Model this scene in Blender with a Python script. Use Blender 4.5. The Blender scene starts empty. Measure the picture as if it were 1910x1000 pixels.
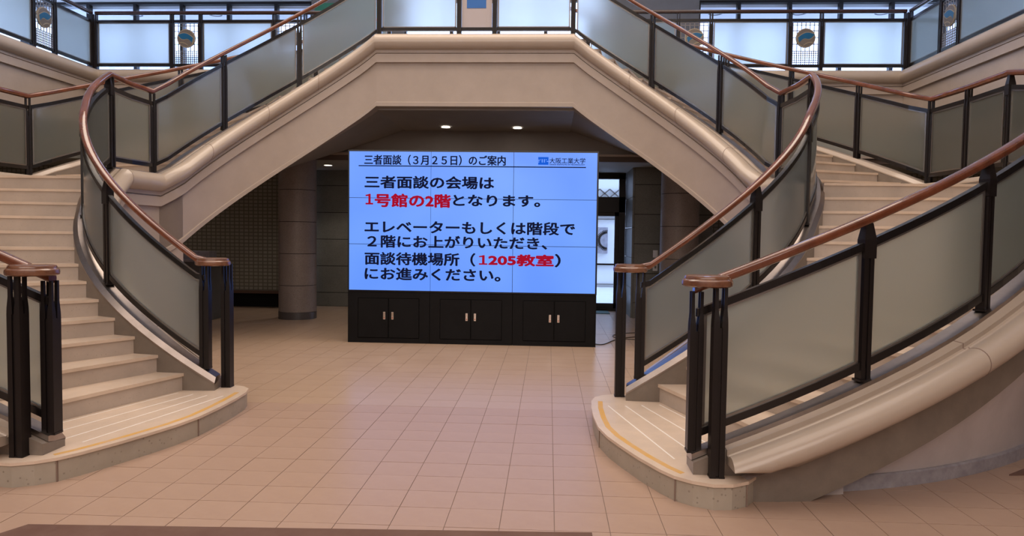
import bpy, bmesh, math, random
from mathutils import Vector, Matrix
random.seed(7)
C = bpy.context.scene.collection
SC = bpy.context.scene
PI = math.pi
R_ = math.radians

# ------------------------------------------------------------ camera
F_PX, YAW, PITCH, ROLL, CAM_H, CAM_X = 1343.0, .0504, .0461, -.0131, 1.595, 1.145
def cam_axes():
    cy, sy = math.cos(YAW), math.sin(YAW)
    f = Vector((-sy*math.cos(PITCH), cy*math.cos(PITCH), -math.sin(PITCH)))
    r = Vector((cy, sy, 0)); u = r.cross(f)
    c, s = math.cos(ROLL), math.sin(ROLL)
    return c*r-s*u*-1*-1, c*u+s*r, f
cr, cu, cf = cam_axes()
cd = bpy.data.cameras.new('camera'); cam = bpy.data.objects.new('camera', cd); C.objects.link(cam)
cam.matrix_world = Matrix(((cr.x, cu.x, -cf.x, CAM_X), (cr.y, cu.y, -cf.y, 0), (cr.z, cu.z, -cf.z, CAM_H), (0, 0, 0, 1)))
cd.sensor_width = 36; cd.lens = 36*F_PX/1910; cd.clip_end = 300
SC.camera = cam

# ------------------------------------------------------------ world, lights, exposure
w = bpy.data.worlds.new('sky'); SC.world = w; w.use_nodes = True
bg = w.node_tree.nodes['Background']
bg.inputs[0].default_value = (.46, .60, 1.0, 1); bg.inputs[1].default_value = 5.6
SC.view_settings.view_transform = 'Standard'; SC.view_settings.look = 'None'
SC.view_settings.gamma = 1; SC.view_settings.use_curve_mapping = False
SC.view_settings.exposure = 0.0
def area(name, loc, size, power, col=(1, .82, .68), rot=(0, 0, 0), spread=PI):
    l = bpy.data.lights.new(name, 'AREA'); l.shape = 'RECTANGLE'; l.size, l.size_y = size
    l.energy = power; l.color = col; l.spread = spread
    o = bpy.data.objects.new(name, l); C.objects.link(o); o.location = loc; o.rotation_euler = rot
    return o
area('hall_light_front', (0, 3.0, 9.6), (13, 7), 500, (1, .84, .72))
area('hall_light_rear', (0, 9.3, 9.6), (11, 3.8), 620, (1, .83, .68))
area('entrance_fill', (0, -3.3, 4.5), (12, 5), 560, (1, .86, .76), rot=(R_(72), 0, 0))  # added fill from behind the camera, brightens camera-facing walls; no actual hall lamp

# ------------------------------------------------------------ materials
def mat(name, col, rough=.5, metal=0, noise=None, bump=0, spec=.5, emit=None, estr=1, coat=0, nscale=8, stretch=None):
    m = bpy.data.materials.new(name); m.use_nodes = True; nt = m.node_tree; b = nt.nodes['Principled BSDF']
    b.inputs['Base Color'].default_value = (*col, 1); b.inputs['Roughness'].default_value = rough
    b.inputs['Metallic'].default_value = metal; b.inputs['Specular IOR Level'].default_value = spec
    b.inputs['Coat Weight'].default_value = coat
    if emit:
        b.inputs['Emission Color'].default_value = (*emit, 1); b.inputs['Emission Strength'].default_value = estr
    if noise or bump:
        tc = nt.nodes.new('ShaderNodeTexCoord'); src = tc.outputs['Object']
        if stretch:
            mp = nt.nodes.new('ShaderNodeMapping'); mp.inputs['Scale'].default_value = stretch
            nt.links.new(src, mp.inputs[0]); src = mp.outputs[0]
        n = nt.nodes.new('ShaderNodeTexNoise'); n.inputs['Scale'].default_value = nscale; n.inputs['Detail'].default_value = 8
        n.inputs['Roughness'].default_value = .65
        nt.links.new(src, n.inputs[0])
        if noise:
            r = nt.nodes.new('ShaderNodeValToRGB'); els = r.color_ramp.elements
            els[0].position, els[0].color = .3, (*noise[0], 1); els[1].position, els[1].color = .7, (*noise[1], 1)
            nt.links.new(n.outputs[0], r.inputs[0]); nt.links.new(r.outputs[0], b.inputs['Base Color'])
        if bump:
            bp = nt.nodes.new('ShaderNodeBump'); bp.inputs['Strength'].default_value = bump; bp.inputs['Distance'].default_value = .01
            nt.links.new(n.outputs[0], bp.inputs['Height']); nt.links.new(bp.outputs[0], b.inputs['Normal'])
    return m
def speckled(name, base, dark, dens=.1, rough=.4, scale=60):
    m = mat(name, base, rough, noise=(tuple(c*.86 for c in base), tuple(min(1, c*1.08) for c in base)), nscale=3)
    nt = m.node_tree; b = nt.nodes['Principled BSDF']; ramp = [n for n in nt.nodes if n.type == 'VALTORGB'][0]
    tc = [n for n in nt.nodes if n.type == 'TEX_COORD'][0]
    v = nt.nodes.new('ShaderNodeTexVoronoi'); v.inputs['Scale'].default_value = scale; nt.links.new(tc.outputs['Object'], v.inputs[0])
    cr2 = nt.nodes.new('ShaderNodeValToRGB'); e = cr2.color_ramp.elements
    e[0].position, e[0].color = dens, (1, 1, 1, 1); e[1].position, e[1].color = dens+.06, (0, 0, 0, 1)
    nt.links.new(v.outputs['Distance'], cr2.inputs[0])
    n2 = nt.nodes.new('ShaderNodeTexNoise'); n2.inputs['Scale'].default_value = scale*.25; nt.links.new(tc.outputs['Object'], n2.inputs[0])
    mu = nt.nodes.new('ShaderNodeMath'); mu.operation = 'MULTIPLY'; nt.links.new(cr2.outputs[0], mu.inputs[0]); nt.links.new(n2.outputs[0], mu.inputs[1])
    mx = nt.nodes.new('ShaderNodeMix'); mx.data_type = 'RGBA'; mx.inputs[7].default_value = (*dark, 1)
    nt.links.new(mu.outputs[0], mx.inputs[0]); nt.links.new(ramp.outputs[0], mx.inputs[6]); nt.links.new(mx.outputs[2], b.inputs['Base Color'])
    return m
M = {}
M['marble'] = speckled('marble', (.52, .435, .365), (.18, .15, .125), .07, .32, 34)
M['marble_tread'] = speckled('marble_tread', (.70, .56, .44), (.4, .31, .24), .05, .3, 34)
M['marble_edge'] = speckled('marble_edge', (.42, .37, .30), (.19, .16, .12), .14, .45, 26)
M['curb_stone'] = mat('curb_stone', (.2, .165, .135), .35, noise=((.17, .14, .115), (.23, .19, .155)), nscale=5)
M['plaster'] = mat('plaster', (.41, .335, .28), .42, noise=((.385, .315, .262), (.435, .355, .298)), nscale=2.5)
M['roll'] = mat('roll_paint', (.45, .37, .295), .28, coat=.25, noise=((.44, .36, .29), (.475, .39, .315)), nscale=3)
M['wall_plaster'] = mat('wall_plaster', (.56, .50, .49), .6, noise=((.46, .41, .40), (.60, .535, .52)), nscale=1.6, bump=.15)
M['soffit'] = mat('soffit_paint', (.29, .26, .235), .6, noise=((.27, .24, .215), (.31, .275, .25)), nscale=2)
M['steel'] = mat('stainless_steel', (.38, .33, .30), .32, metal=1, noise=((.27, .235, .21), (.42, .36, .33)), nscale=3, bump=.06)
M['black'] = mat('dark_bronze_metal', (.011, .008, .008), .38, metal=.1, spec=.35)
M['blackgloss'] = mat('black_enamel', (.010, .008, .008), .25, spec=.5)
M['bead'] = mat('grey_bead_metal', (.28, .26, .24), .3, metal=.8)
M['wood'] = mat('varnished_red_wood', (.14, .042, .02), .16, noise=((.085, .026, .013), (.20, .062, .028)), nscale=6, coat=.6)
M['wood2'] = mat('varnished_worn_wood', (.17, .07, .04), .25, noise=((.10, .038, .022), (.24, .11, .06)), nscale=9, coat=.5)
M['darkwood'] = mat('dark_varnished_wood', (.035, .014, .010), .25, coat=.4)
M['tileA'] = mat('floor_tile_rose', (.45, .31, .23), .34, noise=((.41, .28, .21), (.48, .335, .25)), nscale=2.2, spec=.4)
M['tileB'] = mat('floor_tile_sand', (.50, .355, .25), .28, noise=((.47, .33, .23), (.53, .38, .27)), nscale=2.2, spec=.45)
M['grout'] = mat('grout', (.24, .17, .135), .8)
M['cab'] = mat('cabinet_black', (.006, .006, .007), .45, noise=((.005, .005, .006), (.008, .008, .009)), nscale=3, spec=.15)
M['bezel'] = mat('bezel_black', (.004, .004, .006), .3)
M['chrome'] = mat('chrome', (.8, .76, .72), .18, metal=1)
M['red'] = mat('red_key_ring', (.45, .05, .03), .4)
M['white'] = mat('white_board', (.42, .37, .37), .5)
M['blue'] = mat('blue_print', (.015, .12, .40), .5)
M['green'] = mat('green_board', (.01, .14, .08), .5)
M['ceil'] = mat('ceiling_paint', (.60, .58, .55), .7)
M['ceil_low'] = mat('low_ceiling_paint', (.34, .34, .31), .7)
M['beam'] = mat('beam_brown', (.10, .07, .055), .6)
M['greywall'] = mat('grey_wall', (.115, .115, .12), .6, noise=((.10, .10, .105), (.125, .125, .13)), nscale=3)
M['granite'] = speckled('dark_granite', (.19, .19, .17), (.09, .09, .08), .3, .45, 70)
M['column'] = speckled('granite_drum', (.27, .22, .195), (.13, .105, .09), .35, .5, 90)
M['column_base'] = speckled('dark_granite_base', (.09, .08, .08), (.04, .035, .035), .3, .4, 90)
M['skirt'] = mat('grey_marble_skirting', (.33, .31, .34), .4, noise=((.25, .235, .26), (.40, .38, .41)), nscale=12)
M['mat_brown'] = mat('brown_mat', (.15, .075, .055), .95, noise=((.12, .06, .045), (.17, .10, .075)), nscale=3, bump=.4)
M['ledge'] = mat('ledge_wood', (.09, .05, .035), .5)
M['void'] = mat('recess_black', (.004, .004, .004), .9)
M['yellow'] = mat('worn_yellow_paint', (.60, .36, .10), .6, noise=((.62, .40, .20), (.66, .36, .05)), nscale=9)
M['inlay'] = mat('white_inlay', (.95, .90, .84), .4)
M['lamp'] = mat('lamp_glass', (1, 1, 1), .4, emit=(1, .93, .82), estr=5)
M['pale'] = mat('pale_exterior_wall', (.82, .82, .80), .7)
M['canopy'] = mat('canopy_soffit', (.80, .78, .82), .7)
M['facade'] = mat('grey_facade', (.30, .34, .42), .8)
M['facade2'] = mat('pale_facade', (.50, .55, .62), .8)
M['asphalt'] = mat('pale_paving', (.6, .6, .6), .8)
M['cream'] = mat('emblem_cream', (.36, .29, .19), .35, metal=.2)
M['taupe'] = mat('emblem_taupe', (.14, .115, .095), .45)
M['eblue'] = mat('emblem_blue', (.01, .10, .22), .3)
M['lattice'] = mat('lattice_bronze', (.23, .20, .175), .35, metal=.6)
M['mosaic'] = None
def brick_mat():
    m = bpy.data.materials.new('mosaic_tile'); m.use_nodes = True; nt = m.node_tree; b = nt.nodes['Principled BSDF']
    tc = nt.nodes.new('ShaderNodeTexCoord'); mp = nt.nodes.new('ShaderNodeMapping'); mp.inputs['Rotation'].default_value = (PI/2, 0, 0)
    br = nt.nodes.new('ShaderNodeTexBrick'); br.offset = 0
    br.inputs['Color1'].default_value = (.25, .235, .19, 1); br.inputs['Color2'].default_value = (.29, .27, .22, 1); br.inputs['Mortar'].default_value = (.13, .12, .09, 1)
    br.inputs['Scale'].default_value = 1; br.inputs['Mortar Size'].default_value = .012; br.inputs['Brick Width'].default_value = .10; br.inputs['Row Height'].default_value = .075
    nt.links.new(tc.outputs['Object'], mp.inputs[0]); nt.links.new(mp.outputs[0], br.inputs[0]); nt.links.new(br.outputs[0], b.inputs['Base Color'])
    bp = nt.nodes.new('ShaderNodeBump'); bp.inputs['Strength'].default_value = .6; bp.invert = True; nt.links.new(br.outputs[1], bp.inputs['Height']); nt.links.new(bp.outputs[0], b.inputs['Normal'])
    b.inputs['Roughness'].default_value = .4
    return m
M['mosaic'] = brick_mat()
def frosted():
    m = bpy.data.materials.new('frosted_glass'); m.use_nodes = True; nt = m.node_tree
    for n in list(nt.nodes): nt.nodes.remove(n)
    out = nt.nodes.new('ShaderNodeOutputMaterial')
    rf = nt.nodes.new('ShaderNodeBsdfRefraction'); rf.inputs['Color'].default_value = (.88, .885, .85, 1); rf.inputs['Roughness'].default_value = .55; rf.inputs['IOR'].default_value = 1.12
    tr = nt.nodes.new('ShaderNodeBsdfTranslucent'); tr.inputs['Color'].default_value = (.56, .62, .575, 1)
    df = nt.nodes.new('ShaderNodeBsdfDiffuse'); df.inputs['Color'].default_value = (.50, .47, .41, 1)
    gl = nt.nodes.new('ShaderNodeBsdfGlossy'); gl.inputs['Roughness'].default_value = .12; gl.inputs['Color'].default_value = (.9, .9, .9, 1)
    m1 = nt.nodes.new('ShaderNodeMixShader'); m1.inputs[0].default_value = .38
    m2 = nt.nodes.new('ShaderNodeMixShader'); m2.inputs[0].default_value = .07
    m3 = nt.nodes.new('ShaderNodeMixShader'); fr = nt.nodes.new('ShaderNodeFresnel'); fr.inputs[0].default_value = 1.35
    nt.links.new(rf.outputs[0], m1.inputs[1]); nt.links.new(tr.outputs[0], m1.inputs[2])
    nt.links.new(m1.outputs[0], m2.inputs[1]); nt.links.new(df.outputs[0], m2.inputs[2])
    nt.links.new(fr.outputs[0], m3.inputs[0]); nt.links.new(m2.outputs[0], m3.inputs[1]); nt.links.new(gl.outputs[0], m3.inputs[2])
    nt.links.new(m3.outputs[0], out.inputs[0])
    return m
M['frost'] = frosted()
def clear_glass():
    m = bpy.data.materials.new('clear_glass'); m.use_nodes = True; nt = m.node_tree
    for n in list(nt.nodes): nt.nodes.remove(n)
    out = nt.nodes.new('ShaderNodeOutputMaterial'); t = nt.nodes.new('ShaderNodeBsdfTransparent'); t.inputs[0].default_value = (.93, .96, .97, 1)
    g = nt.nodes.new('ShaderNodeBsdfGlossy'); g.inputs['Roughness'].default_value = .03
    mx = nt.nodes.new('ShaderNodeMixShader'); mx.inputs[0].default_value = .05
    nt.links.new(t.outputs[0], mx.inputs[1]); nt.links.new(g.outputs[0], mx.inputs[2]); nt.links.new(mx.outputs[0], out.inputs[0])
    return m
M['glass'] = clear_glass()
def emission(name, col, s, var=None):
    m = bpy.data.materials.new(name); m.use_nodes = True; nt = m.node_tree; b = nt.nodes['Principled BSDF']
    b.inputs['Base Color'].default_value = (.01, .01, .01, 1); b.inputs['Roughness'].default_value = .35
    b.inputs['Emission Color'].default_value = (*col, 1); b.inputs['Emission Strength'].default_value = s
    if var:
        tc = nt.nodes.new('ShaderNodeTexCoord'); g = nt.nodes.new('ShaderNodeTexNoise'); g.inputs['Scale'].default_value = .9; g.inputs['Detail'].default_value = 1
        r = nt.nodes.new('ShaderNodeValToRGB'); r.color_ramp.elements[0].color = (*col, 1); r.color_ramp.elements[1].color = (*var, 1)
        r.color_ramp.elements[0].position = .35; r.color_ramp.elements[1].position = .75
        nt.links.new(tc.outputs['Object'], g.inputs[0]); nt.links.new(g.outputs[0], r.inputs[0]); nt.links.new(r.outputs[0], b.inputs['Emission Color'])
    return m
M['screen'] = emission('lit_display', (.115, .30, 1.0), 1.0, (.17, .38, 1.0))
def matte(m):
    b = m.node_tree.nodes['Principled BSDF']; b.inputs['Roughness'].default_value = .9; b.inputs['Specular IOR Level'].default_value = .05; b.inputs['Base Color'].default_value = (0, 0, 0, 1); return m
M['ink'] = emission('display_black_text', (.006, .008, .03), 1.0)
M['inkred'] = emission('display_red_text', (.38, .004, .022), 1.0)
M['inkblue'] = emission('display_blue_mark', (.01, .11, .68), 1.0)
for k in ('ink', 'inkred', 'inkblue'): matte(M[k])

# ------------------------------------------------------------ mesh helpers
def link(name, bm, m, parent=None, smooth=False):
    bmesh.ops.recalc_face_normals(bm, faces=bm.faces)
    me = bpy.data.meshes.new(name); bm.to_mesh(me); bm.free()
    for x in (m if isinstance(m, (list, tuple)) else [m]): me.materials.append(x)
    if smooth:
        me.polygons.foreach_set('use_smooth', [True]*len(me.polygons))
        try: me.set_sharp_from_angle(angle=R_(smooth if smooth is not True else 35))
        except Exception: pass
    o = bpy.data.objects.new(name, me); C.objects.link(o)
    if parent: o.parent = parent
    return o
def tag(o, label=None, cat=None, group=None, kind=None):
    if label: o['label'] = label
    if cat: o['category'] = cat
    if group: o['group'] = group
    if kind: o['kind'] = kind
    return o
def thing(name, label, cat, loc=(0, 0, 0), group=None):
    o = bpy.data.objects.new(name, None); C.objects.link(o); o.location = loc; o.empty_display_size = .1
    return tag(o, label, cat, group)
def settle():
    # give every child the inverse of its thing's offset so that world coordinates used for the meshes stay true
    bpy.context.view_layer.update()
def bx(bm, a, b, rot=None, mi=0):
    vs = [bm.verts.new((x, y, z)) for x in (a[0], b[0]) for y in (a[1], b[1]) for z in (a[2], b[2])]
    for f in ((0, 1, 3, 2), (4, 6, 7, 5), (0, 4, 5, 1), (2, 3, 7, 6), (0, 2, 6, 4), (1, 5, 7, 3)):
        fc = bm.faces.new([vs[i] for i in f]); fc.material_index = mi
    if rot:
        for v in vs: v.co = rot @ v.co
    return vs
def box(name, a, b, m, parent=None, bev=0):
    bm = bmesh.new(); bx(bm, a, b)
    if bev: bmesh.ops.bevel(bm, geom=bm.edges[:], offset=bev, segments=2, affect='EDGES', profile=.5)
    return link(name, bm, m, parent)
def prism(bm, poly, z0, z1, mi=0):
    # poly (x,y); z0/z1 numbers or lists
    n = len(poly); Z0 = z0 if isinstance(z0, list) else [z0]*n; Z1 = z1 if isinstance(z1, list) else [z1]*n
    lo = [bm.verts.new((p[0], p[1], Z0[i])) for i, p in enumerate(poly)]; hi = [bm.verts.new((p[0], p[1], Z1[i])) for i, p in enumerate(poly)]
    fs = [bm.faces.new(lo[::-1]), bm.faces.new(hi)]
    for i in range(n): fs.append(bm.faces.new((lo[i], lo[(i+1) % n], hi[(i+1) % n], hi[i])))
    for f in fs: f.material_index = mi
def sweep(bm, S, prof, caps=True, mi=0):
    """S: samples (x,y,z,nx,ny); prof: closed list of (u,w) or (u,z,'abs')"""
    rings = []
    for (x, y, z, nx, ny) in S:
        rings.append([bm.verts.new((x+nx*p[0], y+ny*p[0], p[1] if len(p) > 2 else z+p[1])) for p in prof])
    n = len(prof)
    for a, b in zip(rings, rings[1:]):
        for i in range(n):
            f = bm.faces.new((a[i], a[(i+1) % n], b[(i+1) % n], b[i])); f.material_index = mi
    if caps:
        bm.faces.new(rings[0][::-1]); bm.faces.new(rings[-1])
def normals(P):
    """miter left normals of a polyline of (x,y,z)"""
    out = []
    n = len(P)
    for i in range(n):
        def d(a, b):
            v = Vector((P[b][0]-P[a][0], P[b][1]-P[a][1])); return v.normalized()
        if i == 0: t1 = t2 = d(0, 1)
        elif i == n-1: t1 = t2 = d(n-2, n-1)
        else: t1, t2 = d(i-1, i), d(i, i+1)
        n1, n2 = Vector((-t1.y, t1.x)), Vector((-t2.y, t2.x))
        m = (n1+n2).normalized(); k = 1/max(.4, m.dot(n1))
        out.append((P[i][0], P[i][1], P[i][2], m.x*k, m.y*k))
    return out
def mir(S, s): return [(s*x, y, z, s*nx, ny) for (x, y, z, nx, ny) in S]
def flip(S): return [(x, y, z, -nx, -ny) for (x, y, z, nx, ny) in S]
def setz(S, f): return [(x, y, f(i), nx, ny) for i, (x, y, z, nx, ny) in enumerate(S)]
def resample(P, step=.06):
    out = [P[0]]
    for a, b in zip(P, P[1:]):
        L = math.dist(a[:2], b[:2]); k = max(1, int(L/step))
        for j in range(1, k+1): out.append(tuple(a[q]+(b[q]-a[q])*j/k for q in range(len(a))))
    return out
def circle_prof(cx, cz, rx, rz, a0, a1, n): return [(cx+rx*math.cos(R_(a0+(a1-a0)*i/n)), cz+rz*math.sin(R_(a0+(a1-a0)*i/n))) for i in range(n+1)]

RS = .157                                     # riser
LC, UC = (2.13, 8.13), (1.47, 8.45)           # centres of the lower and upper curves (right side)
OC = (2.17, 8.17)
def lp(phi, r, c=LC): return (c[0]+r*math.sin(phi), c[1]-r*math.cos(phi))
def upx(a, r): return (UC[0]+r*math.cos(a), UC[1]+r*math.sin(a))

# ---- guide lines, right-hand side. Each sample: x, y, rail z, foot z
def inner_line():
    P = []
    for d in range(-9, 97, 3):
        ph = R_(d); q = max(0, (d-64)/33.8); r = 1.77+.22*q**1.4
        x, y = lp(ph, r)
        zr = 1.41+1.30*ph if d <= 60 else 2.771+(3.437-2.771)*(d-60)/37.8
        zf = .46+1.20*ph if d <= 60 else 1.717+(2.335-1.717)*(d-60)/37.8
        P.append((x, y, max(1.32, zr), zf))
    P.append((4.10, 8.40, 3.437, 2.335))
    iap = len(P)-1
    P.append((4.06, 8.75, 3.40, 2.33)); P.append((3.975, 9.10, 3.375, 2.325))
    ik = len(P)-1
    for a in range(18, 90, 3):
        aa = R_(a); x, y = upx(aa, 2.5); 
        t = (a-15)/75
        P.append((x, y, 3.40+1.70*R_(a-15), 2.335+1.70*R_(a-15)))
    P.append((1.47, 10.94, 5.63, 4.57))
    return P, iap, ik
IN, I_AP, I_K = inner_line()
IN_S = normals([(p[0], p[1], 0) for p in IN]+[(0, 10.94, 0)])[:len(IN)]
def outer_line():
    P = []
    for d in range(-2, 82, 3):
        ph = R_(d); r = 3.70+.23*max(0, (d-30)/50)**1.5
        x, y = lp(ph, r, OC); t = max(0, (d-50)/30)
        zr = 1.33+1.49*ph; zr = min(zr, 3.42)
        P.append((x, y, zr, .32+1.49*ph if d > 0 else .32+.03*d))
    P[-1] = (6.06, 7.75, 3.34, 2.27)
    P.append((6.10, 8.14, 3.42, 2.33)); k2 = len(P)-1
    P.append((6.11, 8.92, 3.42, 2.33)); P.append((6.07, 9.68, 3.42, 2.33)); k1 = len(P)-1
    for a in range(18, 91, 3):
        aa = R_(a); x, y = upx(aa, 4.65); P.append((x, y, 3.42+1.70*R_(a-15), 2.36+1.70*R_(a-15)))
    return P, k2, k1
OUT, O_K2, O_K1 = outer_line()
OUT_S = normals([(p[0], p[1], 0) for p in OUT])
def foot(S, L, i0, i1): return [(s[0], s[1], L[i][3], s[3], s[4]) for i, s in enumerate(S) if i0 <= i <= i1]
def rail(S, L, i0, i1): return [(s[0], s[1], L[i][2], s[3], s[4]) for i, s in enumerate(S) if i0 <= i <= i1]

CAP = [(-.10, -.045), (-.06, 0), (.065, .006), (.065, -.03), (-.10, -.06)]
CURB = [(-.095, -.05), (.12, -.03), (.12, -.55), (-.095, -.55)]
FLATROLL = [(.06, -.03), (.06, -.012), (.115, -.012), (.115, -.035), (.135, -.035), (.135, -.012)]+circle_prof(.165, -.125, .115, .115, 100, -80, 16)+[(.12, -.245), (.06, -.245)]
BAND = [(.05, -.24), (.165, -.24), (.165, -.285), (.14, -.287), (.14, -.300), (.175, -.302), (.175, -.425), (.05, -.425)]
OROLL = [(.06, -.03), (.06, -.022), (.130, -.030), (.130, -.062), (.165, -.066), (.165, -.050)]+circle_prof(.215, -.140, .100, .092, 115, -70, 16)+[(.20, -.26), (.06, -.30)]
FASC = [(-.09, -.40), (.125, -.42), (.125, -1.0), (.145, -1.012), (.145, -1.07), (-.09, -1.07)]

def unproj(px, py, z):
    d = cf+cr*(px-955)/F_PX-cu*(py-500)/F_PX; t = (z-CAM_H)/d.z
    return Vector((CAM_X, 0, CAM_H))+d*t
def unprojY(px, py, Y):
    d = cf+cr*(px-955)/F_PX-cu*(py-500)/F_PX; t = Y/d.y
    return Vector((CAM_X, 0, CAM_H))+d*t
# ============================================================ SETTING
floor = box('floor', (-11.6, -3.6, -.25), (11.6, 15.6, -.004), M['grout']); tag(floor, 'beige tiled hall floor with thin dark joints', 'floor', kind='structure')
def blocked(x, y):
    ax = abs(x)
    if y < 8.2 and ax > 2.2 and math.dist((ax, y), LC) > 1.9 and math.dist((ax, y), OC) < 3.5: return True
    if ax > 1.75 and 4.5 < y < 6.3 and ax < 2.4: return True
    if ax > 2.4 and 8 < y < 10 and 4.1 < ax < 6: return True
    if abs(x) < 1.7 and 10.35 < y < 10.8: return True
    return False
def inview(x, y):
    q = Vector((x-CAM_X, y, -CAM_H)); z = q.dot(cf)
    if z < .5: return None
    u, v = 955+F_PX*q.dot(cr)/z, 500-F_PX*q.dot(cu)/z
    return z if (-20 < u < 1930 and v < 1010) else None
tiles = []
TX, TY = .30, .27
for i in range(-37, 38):
    for j in range(-38, 33):
        x0, y0 = i*TX, 6.8+j*TY
        if y0 < -3.4 or y0+TY > 15.5: continue
        xc, yc = x0+TX/2, y0+TY/2
        if 1.72 < abs(xc) < 2.45 and 5.1 < yc < 6.2: continue
        z = inview(xc, yc); b = blocked(xc, yc)
        tiles.append((z if (z and not b) else 99+abs(yc), x0, y0))
tiles.sort()
proto = {}
for key in ('tileA', 'tileB'):
    bm = bmesh.new(); prism(bm, [(.002, .002), (TX-.002, .002), (TX-.002, TY-.002), (.002, TY-.002)], -.003, 0)
    me = bpy.data.meshes.new('floor_tile'); bm.to_mesh(me); bm.free(); me.materials.append(M[key]); proto[key] = me
rest = [bmesh.new(), bmesh.new()]
for n, (z, x0, y0) in enumerate(tiles):
    key = 'tileB' if y0 >= 6.5 else 'tileA'
    dz = random.uniform(-.0006, .0006)
    if n < 300:
        o = bpy.data.objects.new('floor_tile', proto[key]); C.objects.link(o); o.parent = floor; o.location = (x0, y0, dz)
    else:
        bm = rest[key == 'tileB']
        prism(bm, [(x0+.002, y0+.002), (x0+TX-.002, y0+.002), (x0+TX-.002, y0+TY-.002), (x0+.002, y0+TY-.002)], -.003, dz)
bmr = bmesh.new()
for k, bm in enumerate(rest):
    me = bpy.data.meshes.new('t'); bm.to_mesh(me); bm.free()
    n0 = len(bmr.faces); bmr.from_mesh(me); bmr.faces.ensure_lookup_table()
    for f in bmr.faces[n0:]: f.material_index = k
tag(link('floor_tiles', bmr, [M['tileA'], M['tileB']], floor), kind='stuff')

def struct(name, a, b, m, label=None, parent=None):
    o = box(name, a, b, m, parent)
    if not parent: tag(o, label, name.split('_')[0], kind='structure')
    return o
struct('wall_left', (-11.8, -3.6, 0), (-11.5, 15.3, 4.2), M['greywall'], 'shaded wall deep under the left gallery')
struct('wall_right', (11.5, -3.6, 0), (11.8, 15.3, 4.2), M['greywall'], 'shaded wall deep under the right gallery')
struct('wall_front', (-11.8, -3.8, -.25), (11.8, -3.6, 10), M['wall_plaster'], 'hall wall behind the viewer')
struct('wall_upper_left', (-11.8, -3.6, 7.0), (-11.5, 17, 10), M['greywall'], 'far wall of the left upper gallery')
struct('wall_upper_right', (11.5, -3.6, 7.0), (11.8, 17, 10), M['greywall'], 'far wall of the right upper gallery')
struct('ceiling', (-11.8, -3.8, 10), (11.8, 17.2, 10.2), M['ceil'], 'high hall ceiling')
struct('ceiling_upper_left', (-11.5, 13.45, 7.02), (-4.5, 17.0, 7.2), M['ceil'], 'ceiling over the left part of the upper gallery')
struct('ceiling_upper_right', (4.5, 13.45, 7.02), (11.5, 17.0, 7.2), M['ceil'], 'ceiling over the right part of the upper gallery')
struct('wall_rear_high', (-4.5, 16.9, 9.4), (4.5, 17.2, 10), M['ceil'], 'strip of wall above the tall middle windows')
struct('wall_over_gallery_left', (-11.5, 13.3, 7.02), (-4.5, 13.45, 10), M['ceil'], 'wall above the left rear gallery')
struct('wall_over_gallery_right', (4.5, 13.3, 7.02), (11.5, 13.45, 10), M['ceil'], 'wall above the right rear gallery')
# upper floor slabs
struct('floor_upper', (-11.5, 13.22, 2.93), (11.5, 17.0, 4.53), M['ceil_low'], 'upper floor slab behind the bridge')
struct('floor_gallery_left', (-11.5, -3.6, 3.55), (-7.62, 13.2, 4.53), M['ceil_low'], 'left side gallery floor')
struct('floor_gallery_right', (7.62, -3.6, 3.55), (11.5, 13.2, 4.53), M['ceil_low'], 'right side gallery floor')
# beam line of the low ceiling: dark band and light reveal
struct('trim_1', (-7.6, 13.12, 2.93), (7.6, 13.22, 3.02), M['beam'], 'dark brown edge band of the low ceiling')
struct('trim_2', (-7.6, 13.08, 3.02), (7.6, 13.22, 3.06), M['plaster'], 'thin pale reveal above the dark ceiling band')
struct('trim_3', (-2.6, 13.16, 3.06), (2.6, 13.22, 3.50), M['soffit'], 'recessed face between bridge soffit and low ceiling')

# granite wall with separate stone panels
def stone_wall(name, x0, x1, y, label, side=None, top=2.93):
    w0 = box(name, (x0, y+.03, 0), (x1, y+.45, top), M['void']); tag(w0, label, 'wall', kind='structure')
    zs = [0, .30]
    while zs[-1]+.575 < top-.1: zs.append(zs[-1]+.575)
    zs.append(top)
    n = max(1, round((x1-x0)/1.1)); dx = (x1-x0)/n
    for a, b in zip(zs, zs[1:]):
        for i in range(n):
            bm = bmesh.new(); bx(bm, (x0+i*dx+.004, y, a+.006), (x0+(i+1)*dx-.004, y+.04, b-.006)); link('stone_panel', bm, M['granite'], w0)
    return w0
stone_wall('wall_back', -3.95, .95, 15.3, 'dark olive granite wall in large courses behind the display')
mw = box('wall_mosaic', (-11.5, 14.72, .33), (-3.9, 15.2, 2.93), M['mosaic']); tag(mw, 'dark wall of small mosaic tiles behind the left stairs', 'wall', kind='structure')
box('recess', (-11.5, 14.95, 0), (-3.9, 15.2, .33), M['void'], mw)
led = box('ledge', (-11.5, 14.62, .31), (-3.95, 14.95, .37), M['ledge']); led.parent = mw
pr = stone_wall('wall_back_right', 2.80, 4.3, 14.1, 'dark granite pier beside the glazed door')
for k in range(5):
    box('stone_panel', (2.76, 14.12, k*.59+.004), (2.80, 15.4, min(2.93, (k+1)*.59)-.004), M['granite'], pr)
mw2 = box('wall_mosaic_right', (4.3, 14.9, 0), (11.5, 15.3, 2.93), M['mosaic']); tag(mw2, 'dark wall of small mosaic tiles behind the right stairs', 'wall', kind='structure')

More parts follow.
